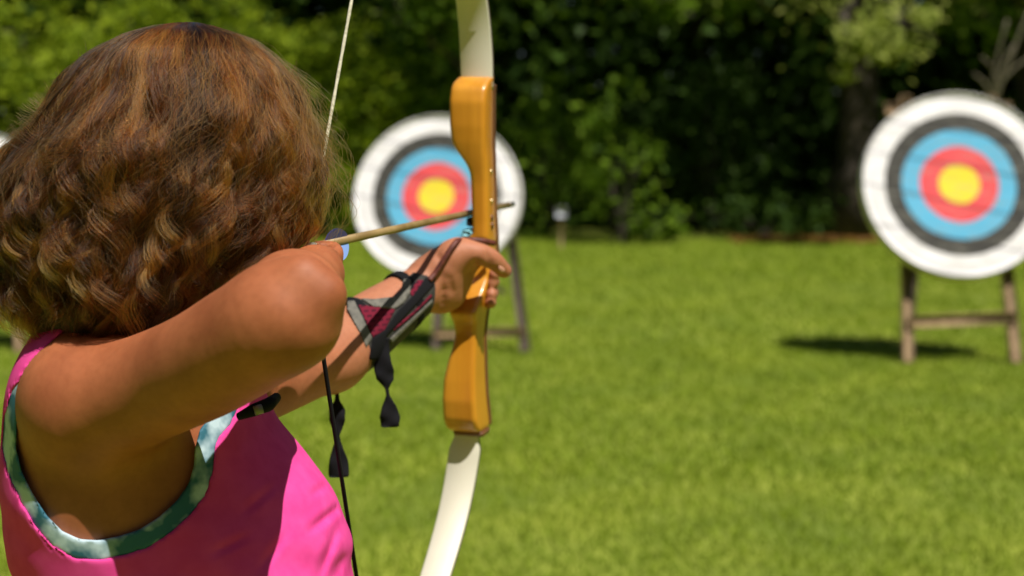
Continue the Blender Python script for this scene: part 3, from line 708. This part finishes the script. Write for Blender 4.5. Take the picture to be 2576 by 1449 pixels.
def make_person():
    root = empty('person', (HIP[0],HIP[1],0))
    base = []
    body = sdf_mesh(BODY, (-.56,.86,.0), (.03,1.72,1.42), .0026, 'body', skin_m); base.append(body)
    for s in (-1,1):
        e = hp(s*.029,.073,.004); a=np.linspace(0,2*np.pi,16,endpoint=False)
        rg=[[e+.011*math.sin(t)*(math.cos(q)*FX+math.sin(q)*FZ)+.011*math.cos(t)*FACE for q in a] for t in np.linspace(.02,2.6,10)]
        base.append(mesh_parts('eye', [loft(np.array(rg))], mat('eye_white',(.75,.73,.70),.2)))
    th_ = march(1262,676,1.45); tn = nrm(P(1268,681,1.556)-P(1236,652,1.540)); nn = nrm(nrm(CO-th_)+.5*CU); nn = nrm(nn-tn*(nn@tn)); tb_ = np.cross(tn,nn)
    rg = []
    for r_, o_ in ((1,.0002),(.9,.0009),(.5,.0013),(.05,.0014)): rg.append([th_+r_*(.0056*math.cos(q)*tn+.0042*math.sin(q)*tb_)+nn*(o_-.0016*(r_*math.sin(q))**2) for q in np.linspace(0,2*np.pi,20,endpoint=False)])
    base.append(mesh_parts('thumbnail', [loft(np.array(rg))], mat('nail',(.52,.26,.18),.3)))
    # tank top: a cloth shell over the torso with arm and neck openings
    hole = [(102,938),(80,970),(58,1001),(42,1054),(38,1125),(53,1187),(80,1241),(116,1298),(156,1338),(200,1358),(249,1361),(302,1350),(351,1334),(400,1303),(444,1263),(476,1218),(489,1174),(492,1130),(505,1080),(540,1040),(575,960),(560,840),(300,780),(170,880)]
    def side(p): return (p-P(345,1120,1.170))@FS
    def wrinkle(p):
        u = (p-HIP)@FC; w_ = (p-HIP)@FS; z = p[:,2]
        lowr = np.clip((1.02-z)/.12,0,1)
        u_, v_, _ = UV(p); cr = 0
        for (a_,b_,c_,d_,k_) in ((768,1345,868,1262,-.0030),(800,1460,852,1318,-.0028),(830,1470,872,1385,-.0022),(775,1250,830,1215,-.0016),(600,1300,700,1215,-.0016),(520,1400,640,1340,-.0018),(640,1449,730,1330,-.0018)):
            e = np.array([c_-a_, d_-b_], float); t_ = np.clip(((u_-a_)*e[0]+(v_-b_)*e[1])/(e@e),0,1)
            ds = np.hypot(u_-a_-t_*e[0], v_-b_-t_*e[1]); cr = cr+k_*np.exp(-(ds/9)**2)*np.sin(np.pi*np.clip(t_,.02,.98))-.3*k_*np.exp(-((ds-20)/12)**2)*np.sin(np.pi*np.clip(t_,.02,.98))
        return np.maximum(-.0038, cr*((p-HIP)@FS < .02)+.0022*lowr*np.sin(95*(u*.55+w_*.35+z*.75)+3*np.sin(z*22+w_*9))+.0012*lowr*np.sin(170*(u*.3+z)+w_*40))
    def shell(p, off): return np.minimum(BODY(p), TORSO(p)+.0015)-off
    T2 = Field(); T2.pr = list(TORSO.pr)
    def tshirt(p):
        t = TORSO(p)
        d = np.maximum(np.maximum(t-.0062-wrinkle(p), -(t+.0035)), .70-p[:,2]+.02*np.sin(p[:,0]*20))
        u, v, _ = UV(p)
        near = np.where(side(p) < .035, -(poly_sd(u, v, hole)-31-15*np.clip((u-40)/150,0,1))/3100, -.05); d = np.maximum(d, near)
        d = np.maximum(d, -(np.linalg.norm(p-SH_L-T3(0,.02,-.02),axis=1)-.064))
        d = np.maximum(d, -(np.linalg.norm((p-NECK-T3(.02,.01,.035))/np.array([1,1,1.0]),axis=1)-.066))
        return d
    top = sdf_mesh(tshirt, (-.50,.92,.66), (.02,1.42,1.16), .0022, 'tank_top', pink_m); base.append(top)
    def band(p):
        t = TORSO(p); u, v, _ = UV(p); s = poly_sd(u, v, hole)
        d = np.maximum(np.maximum(t-.0050, -(t+.0035)), np.abs(s-16-7.5*np.clip((u-40)/150,0,1))/3100-(18+7.5*np.clip((u-40)/150,0,1))/3100)
        bz = 5.0
        d = np.maximum(d, np.where(side(p) < .035, -1, .05))
        return np.maximum(d, p[:,2]-P(150,885,1.12)[2])
    bd = sdf_mesh(band, (-.48,.96,.90), (-.10,1.32,1.14), .0018, 'armhole_band', tie_dye()); base.append(bd); bd.parent = top
    # shorts and shoes
    LEGS = Field(); legs(LEGS, True)
    def shorts(p):
        t = LEGS(p); d = np.maximum(t-.011-.002*np.sin(p[:,2]*60+p[:,0]*50), -(t-.002)); d = np.maximum(d, .47-p[:,2]); return np.maximum(d, p[:,2]-.745)
    base.append(sdf_mesh(shorts, (-.5,.86,.44), (.05,1.5,.80), .004, 'shorts', noise_col(mat('denim',rough=.8),(.05,.08,.16),(.09,.13,.24),scale=80)))
    shoe_m = noise_col(mat('shoe_cloth',rough=.7),(.55,.55,.56),(.7,.7,.7),scale=50)
    for sg in (-1,1):
        def shoes(p):
            t = LEGS(p); d = t-.006; d = np.maximum(d, p[:,2]-.085); d = np.maximum(d, -p[:,2]+.004); return np.maximum(d, -sg*((p-HIP)@FS))
        base.append(sdf_mesh(shoes, (-.5,.86,-.01), (.05,1.5,.10), .0035, 'shoe', shoe_m))
    # arm guard strapped to the bow arm
    AL = Field(); arm_left(AL); ARM_F = Field(); ARM_F.chain([EL_L, P(905,835,1.47), P(1000,765,1.51), WR_L, P(1130,690,1.555)], [.0335,.0345,.029,.0235,.022], .02, .015)
    ax0, ax1 = EL_L, WR_L; axd = nrm(ax1-ax0); back = nrm(CO-(ax0+ax1)/2)
    def frontness(p): q = p-ax0; q = q-(q@axd)[:,None]*axd; return q@back
    outline = [(872,752),(896,748),(935,758),(990,752),(1012,735),(1020,700),(1040,684),(1062,690),(1092,694),(1097,725),(1093,762),(1084,786),(1017,858),(988,905),(945,935),(917,940),(922,900),(905,840),(872,775)]
    def guard(lo_, hi_, polys, pad=0, front=-.004):
        def f(p):
            t = ARM_F(p); u, v, _ = UV(p); s = np.min([poly_sd(u,v,q) for q in polys],axis=0)/2400-pad
            d = np.maximum(np.maximum(t-hi_, -(t-lo_)), s); return np.maximum(d, front-frontness(p))
        return f
    gb = (P(860,960,1.40).min(), 0)
    pts_ = np.array([P(850,960,1.36),P(850,660,1.36),P(1130,640,1.62),P(1130,960,1.62),P(850,700,1.62),P(1120,700,1.36)]); lo, hi = pts_.min(0)-.01, pts_.max(0)+.01
    cloth_m = noise_col(mat('guard_cloth',rough=.8),(.016,.016,.014),(.045,.043,.038),scale=120,bump=.2,dist=.001)
    grey_m = noise_col(mat('grey_piping',rough=.75),(.085,.082,.070),(.15,.142,.12),scale=150,bump=.2,dist=.001)
    def mesh_cloth():
        m = mat('maroon_mesh',rough=.95,Specular_IOR_Level=.1); N,L,b = nodes(m); tc=N.new('ShaderNodeTexCoord'); mp=N.new('ShaderNodeMapping'); L.new(tc.outputs['Object'],mp.inputs[0])
        mp.inputs['Rotation'].default_value=(.3,.5,.4)
        mp.inputs['Rotation'].default_value=(math.pi/2,0,0); br=N.new('ShaderNodeTexBrick'); L.new(mp.outputs[0],br.inputs['Vector'])
        br.inputs['Scale'].default_value=1; br.inputs['Brick Width'].default_value=.0072; br.inputs['Row Height'].default_value=.0048; br.inputs['Mortar Size'].default_value=.0017; br.inputs['Mortar Smooth'].default_value=.4
        br.inputs['Color1'].default_value=(.05,.008,.016,1); br.inputs['Color2'].default_value=(.075,.010,.022,1); br.inputs['Mortar'].default_value=(.15,.013,.030,1)
        L.new(br.outputs['Color'],b.inputs['Base Color']); return m
    ag = sdf_mesh(guard(.0004,.0026,[outline]), lo, hi, .0014, 'arm_guard', cloth_m); base.append(ag)
    mcl = mesh_cloth()
    for q in ([(900,766),(943,770),(996,776),(968,832),(938,850)],[(1030,735),(1050,704),(1074,704),(1062,728),(1040,752)],[(992,822),(1035,788),(1086,738),(1088,746),(1036,797),(990,834)]):
        mm = sdf_mesh(guard(.001,.0038,[q]), lo, hi, .0012, 'mesh_panel', mcl); mm.parent = ag
    pp = sdf_mesh(guard(.001,.0046,[[(873,756),(892,756),(937,850),(921,876),(905,838),(873,778)],[(905,750),(940,752),(990,746),(1010,730),(1014,703),(1034,700),(1033,735),(1015,764),(992,778),(940,772)],[(980,852),(1030,806),(1088,752),(1089,762),(1032,818),(986,864)]]), lo, hi, .0012, 'piping', grey_m); pp.parent = ag
    bk = sdf_mesh(guard(.001,.0050,[[(1070,698),(1096,696),(1093,716),(1060,752),(1010,806),(972,846),(962,905),(928,905),(938,850),(970,828),(1000,782),(1040,742)]]), lo, hi, .0012, 'strap', black_m); bk.parent = ag
    def ring(c0, hw, tilt):
        c = c0; n_ = nrm(axd+tilt)
        def f(p): t = ARM_F(p); return np.maximum(np.maximum(t-.0034, -(t-.0003)), np.abs((p-c)@n_)-hw)
        return f
    for c, hw, tl in ((P(1018,740,1.51), .0062, .35*CX-.1*CU), (P(905,845,1.47), .0065, .25*CX)):
        s_ = sdf_mesh(ring(c,hw,tl), lo-.03, hi+.03, .0014, 'strap', black_m); s_.parent = ag
    # knotted ends of the straps, hanging in flat twists
    def ribbon(seq):
        "seq: (u, v, half width px) at depth d"
        R=[]
        d = seq[0][3]
        q = np.array([(a,b,c) for a,b,c,_ in seq],float); t=np.linspace(0,len(q)-1,len(q)*7); a_=[np.interp(t,np.arange(len(q)),q[:,k]) for k in range(3)]
        for i,(u,v,h) in enumerate(zip(*a_)):
            ang=.25*math.sin(i*.4); c=P(u,v,d); hx=h*1.2/FPX*d; ex=CX*math.cos(ang)+CF*math.sin(ang); ey=-CX*math.sin(ang)+CF*math.cos(ang)
            R.append([c+hx*math.cos(k)*ex+max(.0009,hx*.22)*math.sin(k)*ey for k in np.linspace(0,2*np.pi,12,endpoint=False)])
        return loft(np.array(R))
    t1_ = mesh_parts('strap_end', [ribbon([(955,850,20,1.445),(958,890,19,1.445),(966,930,21,1.445),(969,955,18,1.445),(973,978,4,1.445),(976,995,4,1.445),(979,1018,14,1.445),(981,1048,22,1.445),(981,1072,20,1.445),(981,1075,15,1.445)])], black_m); t1_.parent = ag
    t2_ = mesh_parts('strap_end', [ribbon([(868,935,7,1.43),(858,958,16,1.43),(851,978,10,1.43),(848,990,4,1.43),(848,1008,6,1.43),(848,1030,17,1.43),(848,1055,18,1.43),(849,1080,10,1.43),(850,1096,4,1.43),(850,1110,6,1.43),(850,1130,13,1.43),(852,1160,20,1.43),(852,1196,23,1.43),(852,1201,18,1.43)])], black_m); t2_.parent = ag
    # cord from the guard round the bow grip
    def on_skin(u,v,off,d0=1.40):
        d = d0
        for _ in range(60):
            s_ = BODY(P([u],[v],[d]))[0]-off
            if s_ < 1e-4: break
            d += s_*.8
        return P(u,v,d)
    cp = [on_skin(u,v,.003) for u,v in ((1080,706),(1094,690),(1108,668),(1122,646),(1136,624),(1150,606))]+[P(1175,603,1.556),P(1215,606,1.560),P(1243,612,1.572)]
    t = np.linspace(0,8,60); cp=np.array(cp); cs=np.stack([np.interp(t,np.arange(9),cp[:,k]) for k in range(3)],1)
    for _ in range(5): cs[1:-1]=(cs[:-2]+2*cs[1:-1]+cs[2:])/4
    cd = mesh_parts('wrist_cord', [tube(cs, .0033, 10)], noise_col(mat('brown_cord',rough=.6),(.06,.012,.008),(.14,.03,.018),scale=200)); cd.parent = ag
    # dark strap with a small buckle at the chest
    q=[P(600,1048,1.100),P(635,1033,1.095),P(675,1018,1.108),P(695,1000,1.13)]
    sc_ = mesh_parts('chest_strap', [tube(q,[.003,.005,.0055,.004],10)], black_m); base.append(sc_)
    bu = mesh_parts('buckle', [tube([P(640,1034,1.089),P(660,1028,1.091)],.0038,10)], mat('grey_plastic',(.2,.2,.18),.4)); bu.parent = sc_
    for o in base: o.parent = root; o.matrix_parent_inverse = Matrix.Translation(-Vector((HIP[0],HIP[1],0)))
    tag(root, 'girl with wavy brown hair in a pink tank top, seen from behind drawing a bow', 'person')
    return root
PERSON_ROOT = make_person()

# ------------------------------------------------------------------ hair
OUT = np.array([(58,455,515),(66,395,545),(78,352,575),(100,300,640),(150,225,703),(200,183,750),(250,150,783),(300,113,806),(350,76,822),(400,36,828),(450,8,824),(500,-8,812),(550,-18,792),(600,-24,768),
                (650,-28,742),(700,-22,715),(750,-12,690),(800,10,640),(850,52,560),(890,110,470),(930,150,400)], float)
HD = 1.13
VG = np.arange(40,960.0); GK = np.exp(-np.linspace(-2.4,2.4,49)**2); GK /= GK.sum()
def soft(col):
    y = np.interp(VG, OUT[:,0], OUT[:,col]); c = y-np.interp(VG,OUT[:,0],(OUT[:,1]+OUT[:,2])/2)
    return y
OUT[2:,1] -= np.interp(OUT[2:,0],[280,400],[0,14]); OUT[2:,2] -= np.interp(OUT[2:,0],[100,220,480,600],[0,28,36,14])
XC = np.interp(VG, OUT[:,0], (OUT[:,1]+OUT[:,2])/2); RX = np.interp(VG, OUT[:,0], (OUT[:,2]-OUT[:,1])/2)
XC = np.convolve(np.pad(XC,24,'edge'), GK, 'valid'); RX2 = np.convolve(np.pad(RX,24,'edge'), GK, 'valid')
wt = np.clip((VG-110)/60,0,1); RX = RX*(1-wt)+RX2*wt
def rx_at(v): return np.interp(v, VG, RX)
def hair_pt(v, phi, lam):
    "v: height in photograph pixels, phi: angle about the head, lam: share of the outer envelope"
    xc, rx = np.interp(v, VG, XC), rx_at(v)
    r_ = rx/FPX*HD; rd = (np.maximum(r_,1e-4)**-3+.122**-3)**(-1/3)
    lam = lam*(1+(.022*np.sin(3*phi+v/64)+.018*np.sin(5*phi-v/41+1.3)+.012*np.sin(9*phi+v/27))*np.clip((v-70)/120,0,1))
    d = HD+.006+rd*np.sin(phi)*lam; x = (xc+rx*np.cos(phi)*lam-1288)/FPX*HD; y = (724.5-v)/FPX*HD
    return CO+x[...,None]*CX+d[...,None]*CF+y[...,None]*CU
def make_hair(person):
    # the dense inside of the hair, one dark mass
    vs = np.r_[np.linspace(74,300,20), np.linspace(320,905,26)]; ph = np.linspace(0,2*np.pi,48,endpoint=False); R=[]
    for v in vs:
        lam = .86-.10*np.clip((v-500)/400,0,1)+.02*np.sin(ph*9+v*.02)
        R.append(hair_pt(np.full(48,v), ph, lam))
    under = mat('hair_dark', (.020,.009,.004), .6)
    cap = mesh_parts('hair', [loft(np.array(R)[:, ::-1])], under); cap.parent = person; cap.matrix_parent_inverse = Matrix.Translation(-Vector((HIP[0],HIP[1],0)))
    # locks
    K = 30
    def locks(G, per, spread, vlo, vhi, lam0, lam1, amp, narrow, rsc=300):
        g_phi = (np.arange(G)+rng.uniform(-.5,.5,G))*2*np.pi/G; rng.shuffle(g_phi); g_end = rng.uniform(vlo,vhi,G); g_lam = rng.uniform(lam0,lam1,G)
        g_amp = amp*rng.uniform(.25,1.6,G); g_wl = rng.uniform(210,400,G); g_ps = rng.uniform(0,2*np.pi,G); g_root = rng.beta(1.1,2.6,G)*rsc
        g_tint = np.clip(rng.normal(.34,.25,G),0,1); g_curl = rng.uniform(0,1.8,G); g_drift = rng.normal(0,.20,G); g_hand = rng.choice([-1,1],G); g_flat = rng.uniform(.5,1.3,G)
        n = G*per; q = np.repeat(np.arange(G),per); t = np.linspace(0,1,K)[None]
        root = np.clip(58+g_root[q]+rng.normal(0,22,n),57,480)[:,None]; end = (g_end[q]+rng.normal(0,26,n))[:,None]
        v = root+(end-root)*t
        nar = np.clip(narrow*rng.uniform(.45,1.1,G),0,.8)[q][:,None]; sub = q*4+rng.integers(0,4,n); sps = rng.normal(0,.28,G*4)[sub]; sdp = rng.normal(0,.6,G*4)[sub]; sdl = rng.normal(0,.016,G*4)[sub]
        fan = 1-nar*np.clip((v-150)/420,0,1)**.8
        e1 = rng.normal(0,1,n); e2 = rng.normal(0,1,n)
        dphi = (e1*.8+sdp)[:,None]*(spread*g_flat[q])[:,None]; dl = (e2*.011-.016*np.abs(e1)**1.5+sdl)[:,None]
        gr = np.clip((v-150)/400,0,1)**1.15
        wv = 2*np.pi*v/g_wl[q][:,None]*(1+.30*t)+g_ps[q][:,None]+(rng.normal(0,.16,n)+.3*e1+sps)[:,None]
        rxp = np.maximum(rx_at(v),60)
        A = g_amp[q][:,None]*gr*(1+g_curl[q][:,None]*t**4)
        wand = 13*np.sin(v/(58+9*sps[:,None])+g_ps[q][:,None]*3+sps[:,None])*np.clip((v-90)/120,0,1)/rxp
        phi = wand+g_phi[q][:,None]+dphi*fan+g_drift[q][:,None]*t*t+A*np.sin(wv)*g_hand[q][:,None]/rxp
        lam = g_lam[q][:,None]*(1-.14*np.clip(1-(v-root)/70,0,1))+dl*fan+A*np.cos(wv)*.9/rxp
        lam = np.minimum(lam, 1.05+.02*e2[:,None])
        p = hair_pt(v, phi, lam)
        p += (CU*.016)[None,None]*(g_curl[q][:,None,None]*(t[...,None]**7))
        fz = np.cumsum(rng.normal(0,.00015,p.shape),1)*np.sqrt(t[...,None]); p += fz
        tint = np.clip(g_tint[q]+rng.normal(0,.13,n),0,1)
        return p, tint
    sets = [locks(95,150,.12,640,900,.74,.93,16,.70), locks(130,85,.065,600,890,.86,1.0,20,.72), locks(150,40,.03,420,880,.95,1.045,24,.60), locks(70,60,.10,250,520,.94,.995,9,.3,120)]
    sets[-1] = (sets[-1][0], sets[-1][1]*.75)
    # ringlets on the outside of the lower half
    G, per = 80, 42; n = G*per; q = np.repeat(np.arange(G),per); t = np.linspace(0,1,K)[None]
    gph = np.pi*1.5+rng.uniform(-1.7,1.7,G); v0 = rng.uniform(260,560,G); v1 = v0+rng.uniform(190,330,G); wl = rng.uniform(120,200,G); ps = rng.uniform(0,6.3,G); am = rng.uniform(10,27,G); tn_ = np.clip(rng.normal(.42,.22,G),0,1); lm = rng.uniform(.95,1.03,G)
    e1, e2 = rng.normal(0,1,n), rng.normal(0,1,n)
    v = (v0[q]+rng.normal(0,16,n))[:,None]+((v1-v0)[q]+rng.normal(0,12,n))[:,None]*t; v = np.minimum(v, 905)
    th = 2*np.pi*(v-v0[q][:,None])/wl[q][:,None]+ps[q][:,None]+.30*e1[:,None]+rng.normal(0,.12,n)[:,None]; gr = np.clip(t*2.2,0,1)*(1+.3*t)
    rxp = np.maximum(rx_at(v),60); ph_ = gph[q][:,None]+(e1*8)[:,None]/rxp+am[q][:,None]*gr*np.sin(th)/rxp
    la = lm[q][:,None]-.05*(1-np.clip(t*4,0,1))+(e2*4-5*np.abs(e1)**1.5)[:,None]/rxp+am[q][:,None]*gr*np.cos(th)*.9/rxp
    p = hair_pt(v+ (am[q][:,None]*gr*np.cos(th)*.35), ph_, np.minimum(la,1.10)); p += np.cumsum(rng.normal(0,.00018,p.shape),1)*np.sqrt(t[...,None])
    sets.append((p, np.clip(tn_[q]+rng.normal(0,.12,n),0,1)))
    # loose single hairs
    n = 2600; t = np.linspace(0,1,K)[None]; phi = rng.uniform(0,2*np.pi,n)[:,None]; root = rng.uniform(60,420,n)[:,None]; ln = rng.uniform(120,420,n)[:,None]
    v = root+ln*t; lam = 1.0+rng.gamma(1.5,.035,n)[:,None]*t*(1.2-.5*t)*1.6+.02*np.sin(t*6+phi*7)
    ph = phi+rng.normal(0,.35,n)[:,None]*t+.05*np.sin(t*9*rng.uniform(.5,1.5,(n,1))+phi*5)
    fly = hair_pt(v, ph, lam)
    # wisps standing off on the side of the string
    m_ = 320; ph2 = rng.normal(0.05,.5,m_)[:,None]; r2 = rng.uniform(70,430,m_)[:,None]; v2 = r2+rng.uniform(60,330,m_)[:,None]*t; l2 = 1.0+rng.uniform(.03,.26,m_)[:,None]*np.sin(t*rng.uniform(1.2,2.9,(m_,1)))+.012*np.sin(t*15+ph2*30)
    fly2 = hair_pt(v2, ph2+rng.normal(0,.2,m_)[:,None]*t, l2)
    pos = np.concatenate([s[0] for s in sets]+[fly,fly2]); tint = np.concatenate([s[1] for s in sets]+[rng.uniform(.4,1,n),rng.uniform(.5,1,m_)])
    N_ = len(pos)
    hc = bpy.data.hair_curves.new('hair_strands'); hc.add_curves([K]*N_)
    hc.attributes['position'].data.foreach_set('vector', pos.astype(np.float32).ravel())
    ra = hc.attributes.get('radius') or hc.attributes.new('radius','FLOAT','POINT')
    rr = np.repeat(np.where(np.arange(N_) < N_-n-m_, .00019, .00009)[:,None],K,1)*(1-.6*np.linspace(0,1,K)[None]**3)
    ra.data.foreach_set('value', rr.astype(np.float32).ravel())
    ta = hc.attributes.new('tint','FLOAT','CURVE'); ta.data.foreach_set('value', tint.astype(np.float32))
    hm = bpy.data.materials.new('hair_strand'); hm.use_nodes = True; Nn = hm.node_tree.nodes; L = hm.node_tree.links
    Nn.remove(Nn['Principled BSDF']); hb = Nn.new('ShaderNodeBsdfHairPrincipled'); hb.parametrization = 'COLOR'
    a = Nn.new('ShaderNodeAttribute'); a.attribute_name = 'tint'; r = Nn.new('ShaderNodeValToRGB'); r.color_ramp.elements[0].color = (.012,.0042,.0012,1); r.color_ramp.elements[1].color = (.50,.165,.026,1)
    e = r.color_ramp.elements.new(.45); e.color = (.080,.0245,.0045,1)
    L.new(a.outputs['Fac'], r.inputs[0]); L.new(r.outputs[0], hb.inputs['Color']); hb.inputs['IOR'].default_value = 1.34; hb.inputs['Roughness'].default_value = .30; hb.inputs['Radial Roughness'].default_value = .45
    L.new(hb.outputs[0], Nn['Material Output'].inputs[0])
    hc.materials.append(hm)
    o = bpy.data.objects.new('hair_strands', hc); COL.objects.link(o); o.parent = cap
make_hair(PERSON_ROOT)
SC.cycles_curves.shape = 'RIBBONS'
